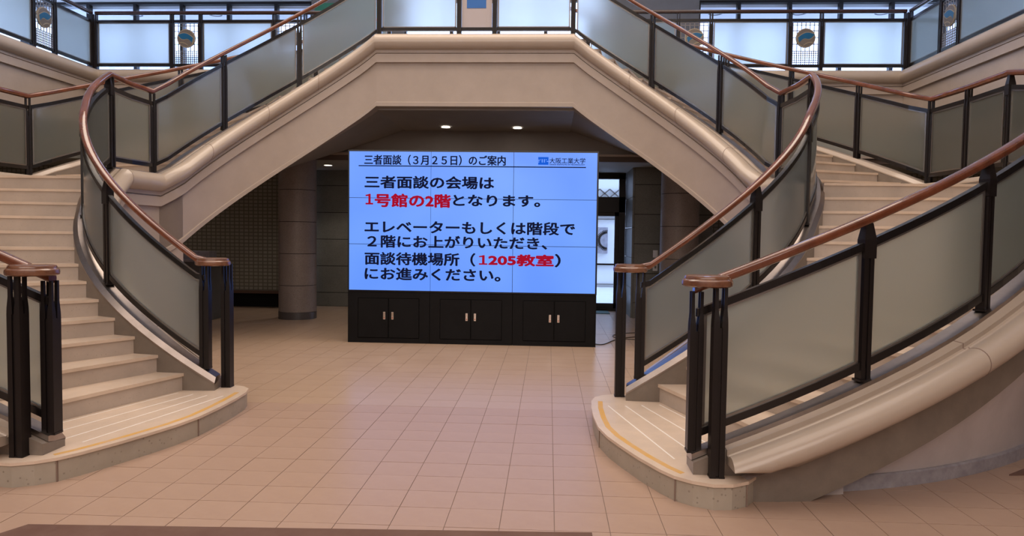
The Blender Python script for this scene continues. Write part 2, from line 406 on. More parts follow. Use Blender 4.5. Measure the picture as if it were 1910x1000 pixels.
# glazed door
dr = thing('door_1', 'black framed glass door with transom, right of the display', 'door', (1.9, 15.4, 0)); dr['kind'] = 'structure'
def dpart(name, a, b, m, par=None, bev=0):
    o = box(name, a, b, m, par or dr, bev); return o
def fix(o, th):   # children are modelled in world coordinates
    o.matrix_parent_inverse = Matrix.Translation(-Vector(th.location)); return o
fr = bmesh.new()
for a, b in (((.95, 15.36, 0), (1.03, 15.5, 2.90)), ((2.62, 15.36, 0), (2.755, 15.5, 2.90)), ((.95, 15.36, 2.80), (2.755, 15.5, 2.93)), ((.95, 15.36, 2.10), (2.755, 15.5, 2.42)), ((.95, 15.38, 0), (2.755, 15.5, .05))): bx(fr, a, b)
fix(link('door_frame', fr, M['black'], dr), dr)
fix(box('transom_pane', (1.03, 15.42, 2.42), (2.62, 15.43, 2.80), M['glass'], dr), dr)
fix(box('pane', (1.10, 15.42, .16), (2.54, 15.43, 2.02), M['glass'], dr), dr)
lf = bmesh.new()
for a, b in (((1.03, 15.40, .05), (1.10, 15.46, 2.10)), ((2.54, 15.40, .05), (2.62, 15.46, 2.10)), ((1.03, 15.40, .05), (2.62, 15.46, .16)), ((1.03, 15.40, 2.02), (2.62, 15.46, 2.10)), ((1.10, 15.40, .98), (2.54, 15.44, 1.01))): bx(lf, a, b)
lfo = fix(link('door_leaf', lf, M['black'], dr), dr)
fix(box('closer', (2.15, 15.34, 2.03), (2.58, 15.40, 2.09), M['bead'], lfo), dr)
# outside of the door: pale wall, lattice band, poster
EY = 24.0
ext = box('exterior_wall', (-12, EY, -.1), (14, EY+.3, 5.5), M['pale']); tag(ext, 'pale wall outside seen through the glazed door', 'building')
lat = bmesh.new()
for ya, yb in ((353, 369), (537, 556)):
    z1, z0 = unprojY(1140, ya, EY-.05).z, unprojY(1140, yb, EY-.05).z
    for k in range(22):
        x = -.5+k*.33
        for (xa, xb) in ((x, x+.33), (x+.33, x)):
            a = Vector((xa, EY-.07, z0)); b = Vector((xb, EY-.07, z1)); d = (b-a).normalized(); n = Vector((-d.z, 0, d.x))*.02
            vs = [lat.verts.new(p+Vector((0, dy, 0))) for dy in (0, .04) for p in (a-n, a+n, b+n, b-n)]
            for f in ((0, 1, 2, 3), (7, 6, 5, 4), (0, 4, 5, 1), (1, 5, 6, 2), (2, 6, 7, 3), (3, 7, 4, 0)): lat.faces.new([vs[i] for i in f])
link('lattice_band', lat, M['taupe'], ext)
for yp in (372, 404, 410, 495, 531):
    z = unprojY(1140, yp, EY).z; box('rail', (-2, EY-.08, z), (8, EY-.01, z+.03), M['bead'], ext)
p0, p1 = unprojY(1108, 424, EY-.1), unprojY(1133, 473, EY-.1)
post = thing('poster', 'dark poster of a toothed gear wheel on the pale wall beyond the door', 'poster', ((p0.x+p1.x)/2, EY, p1.z))
fix(box('sheet', (p0.x, EY-.11, p1.z), (p1.x, EY, p0.z), M['skirt'], post), post)
bm = bmesh.new(); gc = (p1.x-.02, (p0.z+p1.z)/2)
for k in range(40):
    a0, a1 = 2*PI*k/40, 2*PI*(k+.55)/40
    for (r0, r1, b0, b1) in ((.30, .35, a0, a1), (.23, .30, a0, 2*PI*(k+1)/40)):
        q = [(gc[0]+r*math.cos(t), gc[1]+r*math.sin(t)) for r, t in ((r0, b0), (r1, b0), (r1, b1), (r0, b1))]
        if max(x for x, z in q) > p1.x: continue
        bm.faces.new([bm.verts.new((x, EY-.115, z)) for x, z in q])
fix(link('gear', bm, M['black'], post), post)
pav = box('paving', (-60, 15.6, -.25), (60, 80, -.1), M['asphalt']); tag(pav, 'pale paving outside behind the building', 'ground', kind='structure')
gm = box('doormat', (1.75, 14.75, .0), (2.42, 15.30, .012), mat('green_mat', (.05, .10, .085), .9)); tag(gm, 'small dark green doormat inside the glazed door', 'doormat')

# upper windows on the rear wall
def window(name, x0, x1, mull, label, top=7.02, side=0):
    loc = ((x0+x1)/2, 17, 4.53) if not side else (side*11.6, (x0+x1)/2, 4.53)
    t = thing(name, label, 'window', loc); t['kind'] = 'structure'
    def wb(bm, a, b):
        if side: a, b = (side*11.6-(17-a[1]), a[0], a[2]), (side*11.6-(17-b[1]), b[0], b[2])
        bx(bm, a, b)
    def wbox(nm, a, b, m):
        bm = bmesh.new(); wb(bm, a, b); return fix(link(nm, bm, m, t), t)
    fb = bmesh.new()
    wb(fb, (x0, 16.95, top-.06), (x1, 17.08, top)); wb(fb, (x0, 16.95, 4.53), (x1, 17.08, 4.60))
    if top > 8: wb(fb, (x0, 16.96, 7.0), (x1, 17.06, 7.06))
    fix(link('frame', fb, M['black'], t), t)
    xs = [x0]+mull+[x1]
    for x in xs: wbox('mullion', (x-.04, 16.95, 4.53), (x+.04, 17.08, top-.05), M['black'])
    for a, b in zip(xs, xs[1:]): wbox('pane', (a+.04, 17.0, 4.6), (b-.04, 17.01, top-.06), M['glass'])
window('window_1', -11.5, -4.5, [-9.95, -8.8, -7.66, -6.52, -5.37], 'tall rear windows above the left stairs')
window('window_2', -2.3, 2.3, [-1.2, -.1, 1.0], 'tall rear windows behind the bridge', 9.4)
window('window_3', 4.5, 11.5, [5.41, 6.56, 7.70, 8.84, 10.0], 'tall rear windows above the right stairs')
for sd, nm in ((-1, 'left'), (1, 'right')):
    window('window_4' if sd < 0 else 'window_5', 3.0, 17.0, [4.75+1.75*k for k in range(7)], f'window band along the {nm} upper gallery', side=sd)
    struct(f'wall_gallery_{nm}', (sd*11.5 if sd > 0 else -11.8, -3.6, 4.53), (11.8 if sd > 0 else -11.5, 3.0, 7.0), M['greywall'], f'{nm} upper gallery wall nearer the entrance')
struct('wall_pier_left', (-4.5, 16.9, 4.53), (-2.3, 17.2, 9.4), M['greywall'], 'grey wall pier left of the middle windows')
struct('wall_pier_right', (2.3, 16.9, 4.53), (4.5, 17.2, 9.4), M['greywall'], 'grey wall pier right of the middle windows')
gb = box('notice_board', (-4.4, 16.84, 6.2), (-2.6, 16.90, 6.95), M['green']); tag(gb, 'green board high on the grey pier above the left flight', 'board')
for nm, xa, xb in (('trim_4', -11.5, -4.5), ('trim_5', 4.5, 11.5)): struct(nm, (xa, 17.1, 6.90), (xb, 18.30, 6.98), M['canopy'], 'pale canopy soffit outside the upper windows, '+('left' if xa < 0 else 'right'))
for x in (-9.1, -7.1, -5.0, 5.0, 6.95, 8.85):
    sd_ = 'left' if x < 0 else 'right'; od_ = {5: 'closest to the grey pier', 7: 'middle one of three', 9: 'farthest from the grey pier'}[round(abs(x)) if round(abs(x)) != 6 else 7]
    l = thing('ring_light', f'round ring light outside the {sd_} rear windows, {od_}', 'ceiling light', (x, 17.5, 6.90), 'ring lights in the outside canopy')
    b2 = bmesh.new()
    for k in range(28):
        a0, a1 = 2*PI*k/28, 2*PI*(k+1)/28
        q = [(r*math.cos(a), r*math.sin(a), z) for (r, a, z) in ((.13, a0, 0), (.17, a0, -.015), (.17, a1, -.015), (.13, a1, 0))]
        b2.faces.new([b2.verts.new(p) for p in q])
    link('ring', b2, M['greywall'], l)
    b2 = bmesh.new(); bmesh.ops.create_circle(b2, cap_ends=True, segments=24, radius=.13); 
    for v in b2.verts: v.co.z = -.003
    link('diffuser', b2, M['canopy'], l)
bl = thing('office_building', 'grey building outside the left upper windows', 'building', (-30, 46, 0))
fix(box('facade', (-44, 45, -.1), (-17, 55, 12.6), M['facade2'], bl), bl)
for z in range(4, 12, 2):
    for x in range(-43, -18, 3): fix(box('window', (x, 44.9, z), (x+2, 45.0, z+1.1), M['facade'], bl), bl)

# low ceiling and bridge downlights
def downlight(x, y, z, label, p=0, grp=None):
    t = thing('downlight', label, 'ceiling light', (x, y, z), grp)
    b2 = bmesh.new()
    for k in range(28):
        a0, a1 = 2*PI*k/28, 2*PI*(k+1)/28
        b2.faces.new([b2.verts.new(q) for q in [(r*math.cos(a), r*math.sin(a), zz) for (r, a, zz) in ((.075, a0, -.004), (.098, a0, -.012), (.098, a1, -.012), (.075, a1, -.004))]])
    link('trim_ring', b2, M['white'], t)
    b2 = bmesh.new(); bmesh.ops.create_circle(b2, cap_ends=True, segments=28, radius=.077)
    for v in b2.verts: v.co.z = -.006
    link('diffuser', b2, M['lamp'], t)
    if p:
        l = bpy.data.lights.new('downlight_lamp', 'SPOT'); l.energy = p; l.spot_size = R_(110); l.spot_blend = .6; l.color = (1, .86, .72); l.shadow_soft_size = .08
        lo = bpy.data.objects.new('downlight_lamp', l); C.objects.link(lo); lo.parent = t; lo.location = (0, 0, -.03)
downlight(-.68, 12.6, 3.46, 'round downlight in the bridge soffit, left of the pair', 34)
downlight(.57, 12.65, 3.46, 'round downlight in the bridge soffit, right of the pair', 34)
downlight(-3.26, 14.19, 2.93, 'round downlight in the low ceiling beside the left column', 40)

# granite columns
for s, lab in ((-1, 'round granite column behind the left flight'), (1, 'round granite column behind the right flight')):
    t = thing('column', lab, 'column', (s*3.49, 13.1, 0))
    zs = [.13, .62, 1.20, 1.78, 2.36, 2.94]
    def cyl(name, r, z0, z1, m):
        b2 = bmesh.new(); bmesh.ops.create_cone(b2, cap_ends=True, segments=48, radius1=r, radius2=r, depth=z1-z0)
        bmesh.ops.translate(b2, verts=b2.verts, vec=(0, 0, (z0+z1)/2)); return link(name, b2, m, t, smooth=40)
    cyl('core', .325, 0, 2.93, M['void'])
    cyl('base', .343, 0, .13, M['column_base'])
    for a, b in zip(zs, zs[1:]): cyl('stone_drum', .34, a+.005, min(b, 2.93)-.005, M['column'])

# ============================================================ STAIRCASES
plat = [(1.75, 6.52), (1.66, 6.48), (1.59, 6.40), (1.55, 6.25), (1.535, 6.0), (1.535, 5.7), (1.55, 5.4), (1.60, 5.15), (1.67, 4.93), (1.76, 4.68), (1.86, 4.45), (1.93, 4.33), (2.02, 4.25), (2.13, 4.20), (2.24, 4.21), (2.34, 4.27), (2.42, 4.38), (2.46, 4.55), (2.60, 4.9), (2.60, 6.3), (2.4, 6.52)]
lines4 = [((98, 793), (332, 733)), ((109, 805), (360, 735.6)), ((113, 821), (386, 737.8)), ((153.6, 825), (416, 739))]
def face_in(k):     # inner end of nosing k on the curb face
    ph = R_(7.5*(k-2))
    x, y = lp(ph, 1.87)
    if k >= 11: f = (k-10)/4; x += .10*f; y -= .0*f
    return x, y
def nosing_lower(k, ext=0):
    x, y = face_in(k); th = R_(18+6*(k-2))
    if k == 14: return (4.10, 7.97), (6.02, 7.93)
    dx, dy = math.sin(th), -math.cos(th)
    # intersect with outer circle
    ox, oy = x-OC[0], y-OC[1]; ro = 3.62+.23*max(0, (7*(k-2)-30)/50)**1.5
    b = ox*dx+oy*dy; c = ox*ox+oy*oy-ro*ro
    t = -b+math.sqrt(b*b-c)
    return (x-dx*.05, y-dy*.05), (x+dx*t, y+dy*t)
for s in (-1, 1):
    side = 'left' if s < 0 else 'right'
    st = thing('staircase', f'{side} curved marble staircase rising from a rounded bottom step to the bridge', 'staircase')
    def P(x, y): return (s*x, y)
    # platform
    bm = bmesh.new(); prism(bm, [P(*p) for p in plat], -.002, RS-.02, 0)
    bm2 = bmesh.new(); cx, cy = 2.05, 5.4
    big = []
    S0 = normals([(p[0], p[1], 0) for p in plat])
    for q in S0: big.append((q[0]+(-q[3])*.012, q[1]+(-q[4])*.012))
    link('bottom_step_riser', bm, M['marble_edge'], st)
    bm = bmesh.new(); prism(bm, [P(*p) for p in big], RS-.02, RS, 0)
    link('bottom_step', bm, M['marble_tread'], st)
    # riser joints on the platform face
    for i in (6, 11, 15):
        x, y = plat[i]; d = .008
        box('joint', (s*x-.004, y-.004-d/2, 0), (s*x+.004, y+.004, RS-.022), M['grout'], st)
    # inlays and worn yellow line
    for a, b in lines4:
        A, B = unproj(*a, RS), unproj(*b, RS)
        A.x, B.x = abs(A.x)*s, abs(B.x)*s
        d = (B-A).normalized(); n = Vector((-d.y, d.x, 0))*.005
        bm = bmesh.new(); prism(bm, [(A-n)[:2], (B-n)[:2], (B+n)[:2], (A+n)[:2]], RS-.005, RS+.0015); link('inlay_strip', bm, M['inlay'], st)
    yl = [(S0[i][0]+S0[i][3]*o, S0[i][1]+S0[i][4]*o) for o, rng in ((.045, range(3, 12)), (.085, range(11, 2, -1))) for i in rng]
    bm = bmesh.new(); prism(bm, [P(*p) for p in yl], RS-.003, RS+.001); link('yellow_line', bm, M['yellow'], st)
    # lower steps
    for k in range(2, 15):
        a, b = nosing_lower(k)
        if k < 14: c, d = nosing_lower(k+1)
        bm = bmesh.new()
        z0, z1 = (k-1)*RS, k*RS
        if k < 14:
            e = .05
            c2 = (c[0]+(c[0]-a[0])*e, c[1]+(c[1]-a[1])*e); d2 = (d[0]+(d[0]-b[0])*e, d[1]+(d[1]-b[1])*e)
            # back edge of the tread runs along the next riser, outer edge follows the curve
            mid = ((b[0]+d[0])/2, (b[1]+d[1])/2); v = Vector((mid[0]-OC[0], mid[1]-OC[1])).normalized()*.03
            poly = [a, b, (mid[0]+v.x, mid[1]+v.y), d2, c2]
        else:
            poly = [(4.10, 7.97), (6.02, 7.93), (6.02, 9.65), upx(R_(18.2), 4.56), upx(R_(18.2), 2.58), (4.06, 9.10), (4.15, 8.75), (4.18, 8.4)]
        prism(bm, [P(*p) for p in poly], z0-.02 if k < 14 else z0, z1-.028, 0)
        # tread slab with nosing
        n = Vector((-(b[1]-a[1]), b[0]-a[0])).normalized()
        if n.dot(Vector((poly[-1][0]-a[0], poly[-1][1]-a[1]))) > 0: n = -n
        tp = list(poly); tp[0] = (a[0]+n.x*.014, a[1]+n.y*.014); tp[1] = (b[0]+n.x*.014, b[1]+n.y*.014)
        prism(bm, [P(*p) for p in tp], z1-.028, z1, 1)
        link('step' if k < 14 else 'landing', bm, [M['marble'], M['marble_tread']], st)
    # solid core under lower flight and landing
    core = bmesh.new()
    for k in range(2, 14):
        a, b = nosing_lower(k); c, d = nosing_lower(k+1)
        b = (b[0]+(a[0]-b[0])*.05, b[1]+(a[1]-b[1])*.05); d = (d[0]+(c[0]-d[0])*.05, d[1]+(c[1]-d[1])*.05)
        mid = ((b[0]+d[0])/2, (b[1]+d[1])/2)
        prism(core, [P(*p) for p in (a, b, mid, d, c)], 0, (k-1)*RS-.02)
    prism(core, [P(*p) for p in [(4.10, 7.97), (6.02, 7.93), (6.02, 9.65), upx(R_(18.2), 4.56), upx(R_(18.2), 2.58), (4.06, 9.10), (4.15, 8.75), (4.18, 8.4)]], 0, 13*RS)
    link('core', core, M['curb_stone'], st)
    # upper steps
    for k in range(15, 30):
        a0, a1 = R_(18.2+4.85*(k-15)), R_(18.2+4.85*(k-14))+.012
        z1 = k*RS
        if k == 29: a1 = R_(90)
        bm = bmesh.new()
        prism(bm, [P(*upx(a0, 2.56)), P(*upx(a0, 4.56)), P(*upx((a0+a1)/2, 4.56)), P(*upx(a1, 4.56)), P(*upx(a1, 2.56))], z1-RS-.15, z1-.028, 0)
        g = .006
        prism(bm, [P(*upx(a0-g, 2.56)), P(*upx(a0-g*.6, 4.56)), P(*upx((a0+a1)/2, 4.56)), P(*upx(a1, 4.56)), P(*upx(a1, 2.56))], z1-.028, z1, 1)
        link('step', bm, [M['marble'], M['marble_tread']], st)
    # upper soffit slab
    bm = bmesh.new(); rows = []
    for a in range(15, 91, 3):
        aa = R_(a); z = 2.335+1.70*R_(a-15)
        (x0, y0), (x1, y1) = upx(aa, 2.44), upx(aa, 4.70)
        rows.append([bm.verts.new((s*x0, y0, z-1.06)), bm.verts.new((s*x1, y1, z-1.06)), bm.verts.new((s*x1, y1, z-.45)), bm.verts.new((s*x0, y0, z-.45))])
    for A, B in zip(rows, rows[1:]):
        for i in range(4): bm.faces.new((A[i], A[(i+1) % 4], B[(i+1) % 4], B[i]))
    bm.faces.new(rows[0][::-1]); bm.faces.new(rows[-1])
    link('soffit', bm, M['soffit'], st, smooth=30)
    # ---- inner curb line
    N = len(IN)-1
    def seg(i0, i1): return mir(foot(IN_S, IN, i0, i1), s)
    def part(name, S, prof, m, sm=35):
        bm = bmesh.new(); sweep(bm, S, prof); return link(name, bm, m, st, smooth=sm)
    part('curb', seg(0, I_K), CURB, M['curb_stone']); part('curb', seg(I_K, N), CURB, M['curb_stone'])
    part('steel_cap', seg(0, I_AP), CAP, M['steel']); part('steel_cap', seg(I_AP, N), CAP, M['steel'])
    part('coping', seg(2, I_AP), FLATROLL, M['roll']); part('coping', seg(I_AP, N), FLATROLL, M['roll'])
    part('moulding', seg(I_AP-2, N), BAND, M['plaster'])
    part('fascia', seg(I_K, N), FASC, M['plaster'])
    # void-side wall of the lower flight and landing, down to the floor
    W = [(-.09, -.2), (.125, -.22), (.125, 0, 'abs'), (-.09, 0, 'abs')]
    part('side_wall', seg(3, I_K+2), W, M['plaster'])
    # ---- outer curb line
    NO = len(OUT)-1
    def sego(i0, i1, f=None): return mir(flip(foot(OUT_S, OUT, i0, i1)), s)
    part('curb', sego(0, O_K1), CURB, M['curb_stone']); part('curb', sego(O_K1, NO), CURB, M['curb_stone'])
    part('steel_cap', sego(0, O_K2), CAP, M['steel']); part('curb_cap', sego(O_K2, NO), CAP, M['roll'])
    bm = bmesh.new(); S = sego(1, NO); sweep(bm, S, OROLL)
    for v in bm.verts:
        if v.co.y < 5: v.co.z = max(v.co.z, .235)
    link('coping', bm, M['roll'], st, smooth=35)
    WO = [(-.12, -.06), (.06, -.06), (-.05, -.5), (-.07, 0, 'abs'), (-.2, 0, 'abs')]
    so = sego(3, NO)
    bm = bmesh.new()
    i_end = O_K1+3
    S = sego(1, i_end)
    rings = []
    for (x, y, z, nx, ny) in S:
        zz = z-.20; zb = 0
        us = [(-.12, zz), (.19, zz-.03)]+[(u, (zz-.03)*q) for q, u in ((.86, .12), (.66, .055), (.42, .0), (.2, -.03), (0, -.045))]+[(-.12, 0)]
        rings.append([bm.verts.new((x+nx*u, y+ny*u, w_)) for u, w_ in us])
    for a, b in zip(rings, rings[1:]):
        for i in range(8): bm.faces.new((a[i], a[(i+1) % 8], b[(i+1) % 8], b[i]))
    bm.faces.new(rings[0][::-1]); bm.faces.new(rings[-1])
    link('side_wall', bm, M['wall_plaster'], st, smooth=50)
    part('fascia', sego(O_K1, NO), [(-.09, -.20), (.10, -.2), (.10, -1.07), (-.09, -1.07)], M['plaster'])
    # base block and grey skirting on the hall side
    bm = bmesh.new(); S = sego(1, 5); S = [(x, y, 0, nx, ny) for (x, y, z, nx, ny) in S]
    sweep(bm, S, [(-.12, 0), (.03, 0), (.03, .235), (-.12, .235)]); link('base_block', bm, M['wall_plaster'], st)
    bm = bmesh.new(); S = sego(5, O_K1); S = [(x, y, 0, nx, ny) for (x, y, z, nx, ny) in S]
    sweep(bm, S, [(-.10, 0), (-.012, 0), (-.012, .085), (-.02, .095), (-.10, .095)]); link('skirting', bm, M['skirt'], st)
    for S, prof, idxs in ((seg(0, N), FLATROLL, (7, 17, 25, 36, 43, 50, 56)), (sego(0, NO), OROLL, (9, 18, 34, 46))):
        for i in idxs:
            if i+1 >= len(S): continue
            a, b = S[i], S[i+1]; L = math.dist(a[:2], b[:2]); q = .006/L
            S2 = [a, tuple(a[k]+(b[k]-a[k])*q for k in range(5))]
            bm = bmesh.new(); sweep(bm, S2, [(u+(.0015 if u > .1 else 0), w_+(.0012 if w_ > -.1 else -.0012)) for u, w_ in prof]); link('joint', bm, M['grout'], st)

# ============================================================ BRIDGE
br = thing('bridge', 'beige plastered bridge joining the tops of both flights', 'bridge')
e = IN_S[-1]
BS = [(e[0], e[1], 4.57, e[3], e[4]), (-e[0], e[1], 4.57, -e[3], e[4])]
for nm, prof, m in (('steel_cap', CAP, M['steel']), ('coping', FLATROLL, M['roll']), ('moulding', BAND, M['plaster']), ('fascia', FASC, M['plaster']), ('curb', [(-.095, -.05), (.12, -.03), (.12, -.45), (-.095, -.45)], M['curb_stone'])):
    bm = bmesh.new(); sweep(bm, BS, prof); link(nm, bm, m, br, smooth=35)
box('deck', (-1.5, 10.98, 4.2), (1.5, 13.24, 4.553), M['marble_tread'], br)
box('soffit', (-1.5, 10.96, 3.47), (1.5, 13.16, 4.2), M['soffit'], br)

# ============================================================ RAILINGS
HR = []
for i in range(20):
    a = 2*PI*i/20; c_, s_ = math.cos(a), math.sin(a)
    x = .041*math.copysign(abs(c_)**.75, c_); z = .033*math.copysign(abs(s_)**.85, s_)
    if abs(s_) < .35: x *= .93
    HR.append((x, z))
def interp(S, L, t):
    i = int(min(max(t, 0), len(S)-1.0001)); f = t-i
    return [S[i][k]+(S[i+1][k]-S[i][k])*f for k in range(5)]
def post_mesh(bm, x, y, z0, z1, tx, ty, kind='post', sc=1):
    """z0 foot, z1 underside of rail; tx,ty tangent"""
    R = Matrix(((tx*sc, -ty*sc, 0), (ty*sc, tx*sc, 0), (0, 0, 1)))
    def b(a, c): 
        vs = bx(bm, a, c)
        for v in vs: v.co = R @ v.co + Vector((x, y, 0))
    def fr(h0, w0, d0, h1, w1, d1):
        vs = [bm.verts.new(R @ Vector((sx*w/2, sy*d/2, h))+Vector((x, y, 0))) for (h, w, d) in ((h0, w0, d0), (h1, w1, d1)) for sx, sy in ((-1, -1), (1, -1), (1, 1), (-1, 1))]
        bm.faces.new(vs[0:4][::-1]); bm.faces.new(vs[4:8])
        for i in range(4): bm.faces.new((vs[i], vs[(i+1) % 4], vs[4+(i+1) % 4], vs[4+i]))
    b((-.045, -.04, z0-.004), (.045, .04, z0+.010))
    if kind == 'post':
        b((-.034, -.03, z0), (-.006, .03, z1-.21)); b((.006, -.03, z0), (.034, .03, z1-.21)); b((-.01, -.022, z0), (.01, .022, z1-.21))
        b((-.042, -.036, z1-.215), (.042, .036, z1-.10)); fr(z1-.10, .084, .072, z1+.005, .05, .04)
    else:
        b((-.042, -.042, z0), (-.010, .042, z1-.24)); b((.010, -.042, z0), (.042, .042, z1-.24)); b((-.012, -.032, z0), (.012, .032, z1-.24))
        for sx in (-1, 1):
            for sy in (-1, 1):
                def f2(h0, w0, o0, h1, w1, o1):
                    vs = [bm.verts.new(R @ Vector((sx*o+ax*w/2, sy*o+ay*w/2, h))+Vector((x, y, 0))) for (h, w, o) in ((h0, w0, o0), (h1, w1, o1)) for ax, ay in ((-1, -1), (1, -1), (1, 1), (-1, 1))]
                    bm.faces.new(vs[0:4][::-1]); bm.faces.new(vs[4:8])
                    for i in range(4): bm.faces.new((vs[i], vs[(i+1) % 4], vs[4+(i+1) % 4], vs[4+i]))
                f2(z1-.24, .036, .024, z1-.20, .034, .024); f2(z1-.20, .034, .024, z1-.13, .021, .026); f2(z1-.13, .021, .026, z1+.004, .019, .027)
def railing(label, SR, SF, posts, s, group=None, disc=False, stiles=True, skip_first=False, skip_last=False, cat='railing', special=None, kind='post', sc=1, wood='wood'):
    """SR rail samples, SF foot samples (same xy), posts: sample params"""
    t = thing('railing', label, cat, (0, 0, 0), group)
    n = len(SR)
    bm = bmesh.new(); sweep(bm, SR, HR); link('handrail', bm, M[wood], t, smooth=60)
    def sub(t0, t1, S):
        out = [interp(S, None, t0)]
        for i in range(n):
            if t0+.02 < i < t1-.02: out.append(list(S[i]))
        out.append(interp(S, None, t1)); return out
    def tang(tt):
        i = int(min(max(tt, 0), n-1.001)); a, b = SR[i], SR[i+1]; v = Vector((b[0]-a[0], b[1]-a[1])).normalized(); return v.x, v.y
    for j, tt in enumerate(posts):
        if (j == 0 and skip_first) or (j == len(posts)-1 and skip_last): continue
        a, f = interp(SR, None, tt), interp(SF, None, tt); tx, ty = tang(tt)
        bm = bmesh.new(); post_mesh(bm, a[0], a[1], f[2], a[2]-.028, tx, ty, 'newel' if (disc and j == 0) else kind, sc)
        link('post', bm, M['black'], t)
    for j, (t0, t1) in enumerate(zip(posts, posts[1:])):
        L = math.dist(SR[int(t0)][:2], SR[min(n-1, int(math.ceil(t1)))][:2])
        r, f = sub(t0, t1, SR), sub(t0, t1, SF)
        if special and j in special: special[j](t, r, f); 
        bar = [(-.022, -.024), (.022, -.024), (.022, .024), (-.022, .024)]
        rt = [(q[0], q[1], q[2]-.155, q[3], q[4]) for q in r]; fb = [(q[0], q[1], q[2]+.105, q[3], q[4]) for q in f]
        bm = bmesh.new(); sweep(bm, rt, bar); link('top_bar', bm, M['blackgloss'], t)
        bm = bmesh.new(); sweep(bm, fb, bar); link('bottom_bar', bm, M['blackgloss'], t)
        if special and j in special: continue
        bm = bmesh.new()
        for q0, q1 in zip(range(len(r)), range(1, len(r))):
            pass
        rings = []
        # inset the ends from the posts
        d0 = .045
        rr = list(r); ff = list(f)
        def inset(A, B, d):
            l = math.dist(A[:2], B[:2]); k = min(.45, d/max(l, 1e-3)); return [A[i]+(B[i]-A[i])*k for i in range(5)]
        rr[0] = inset(r[0], r[1], d0); ff[0] = inset(f[0], f[1], d0); rr[-1] = inset(r[-1], r[-2], d0); ff[-1] = inset(f[-1], f[-2], d0)
        for a, b in zip(rr, ff):
            zt, zb = a[2]-.175, b[2]+.125
            rings.append([bm.verts.new((a[0]+a[3]*u, a[1]+a[4]*u, z)) for u, z in ((-.005, zb), (.005, zb), (.005, zt), (-.005, zt))])
        for A, B in zip(rings, rings[1:]):
            for i in range(4): bm.faces.new((A[i], A[(i+1) % 4], B[(i+1) % 4], B[i]))
        bm.faces.new(rings[0][::-1]); bm.faces.new(rings[-1])
        g = link('glass_panel', bm, M['frost'], t, smooth=40)
        # beads round the glass
        bm = bmesh.new()
        bead = [(-.013, -.008), (.013, -.008), (.013, .008), (-.013, .008)]
        sweep(bm, [(q[0], q[1], q[2]-.187, q[3], q[4]) for q in rr], bead); sweep(bm, [(q[0], q[1], q[2]+.137, q[3], q[4]) for q in ff], bead)
        for (a, b, c, d) in ((rr[0], ff[0], rr[1], ff[1]), (rr[-1], ff[-1], rr[-2], ff[-2])):
            a2, b2 = inset(a, c, .018), inset(b, d, .018)
            vs = []
            for (p, z) in ((b, b[2]+.13), (b2, b2[2]+.13), (a2, a2[2]-.18), (a, a[2]-.18)):
                vs.append([bm.verts.new((p[0]+p[3]*u, p[1]+p[4]*u, z)) for u in (-.013, .013)])
            for i in range(4): bm.faces.new((vs[i][0], vs[(i+1) % 4][0], vs[(i+1) % 4][1], vs[i][1]))
            bm.faces.new([v[0] for v in vs][::-1]); bm.faces.new([v[1] for v in vs])
        link('glazing_bead', bm, M['bead'], t)
    return t
def disc_cap(t, x, y, z, r=.15):
    bm = bmesh.new()
    prof = [(0, -.034), (r*.90, -.034), (r*.985, -.026), (r, -.010), (r*.985, .004), (r*.93, .012), (r*.90, .014), (r*.90, .022), (r*.86, .032), (r*.76, .036), (0, .036)]
    rings = []
    for k in range(40):
        a = 2*PI*k/40; rings.append([bm.verts.new((x+p[0]*math.cos(a), y+p[0]*math.sin(a), z+p[1])) for p in prof[1:-1]])
    m = len(prof)-2
    for k in range(40):
        A, B = rings[k], rings[(k+1) % 40]
        for i in range(m-1): bm.faces.new((A[i], B[i], B[i+1], A[i+1]))
    bm.faces.new([r_[0] for r_ in rings][::-1]); bm.faces.new([r_[-1] for r_ in rings])
    link('newel_disc', bm, M['wood2'], t, smooth=35)
def phi_idx(d, base=-9): return (d-base)/3.0
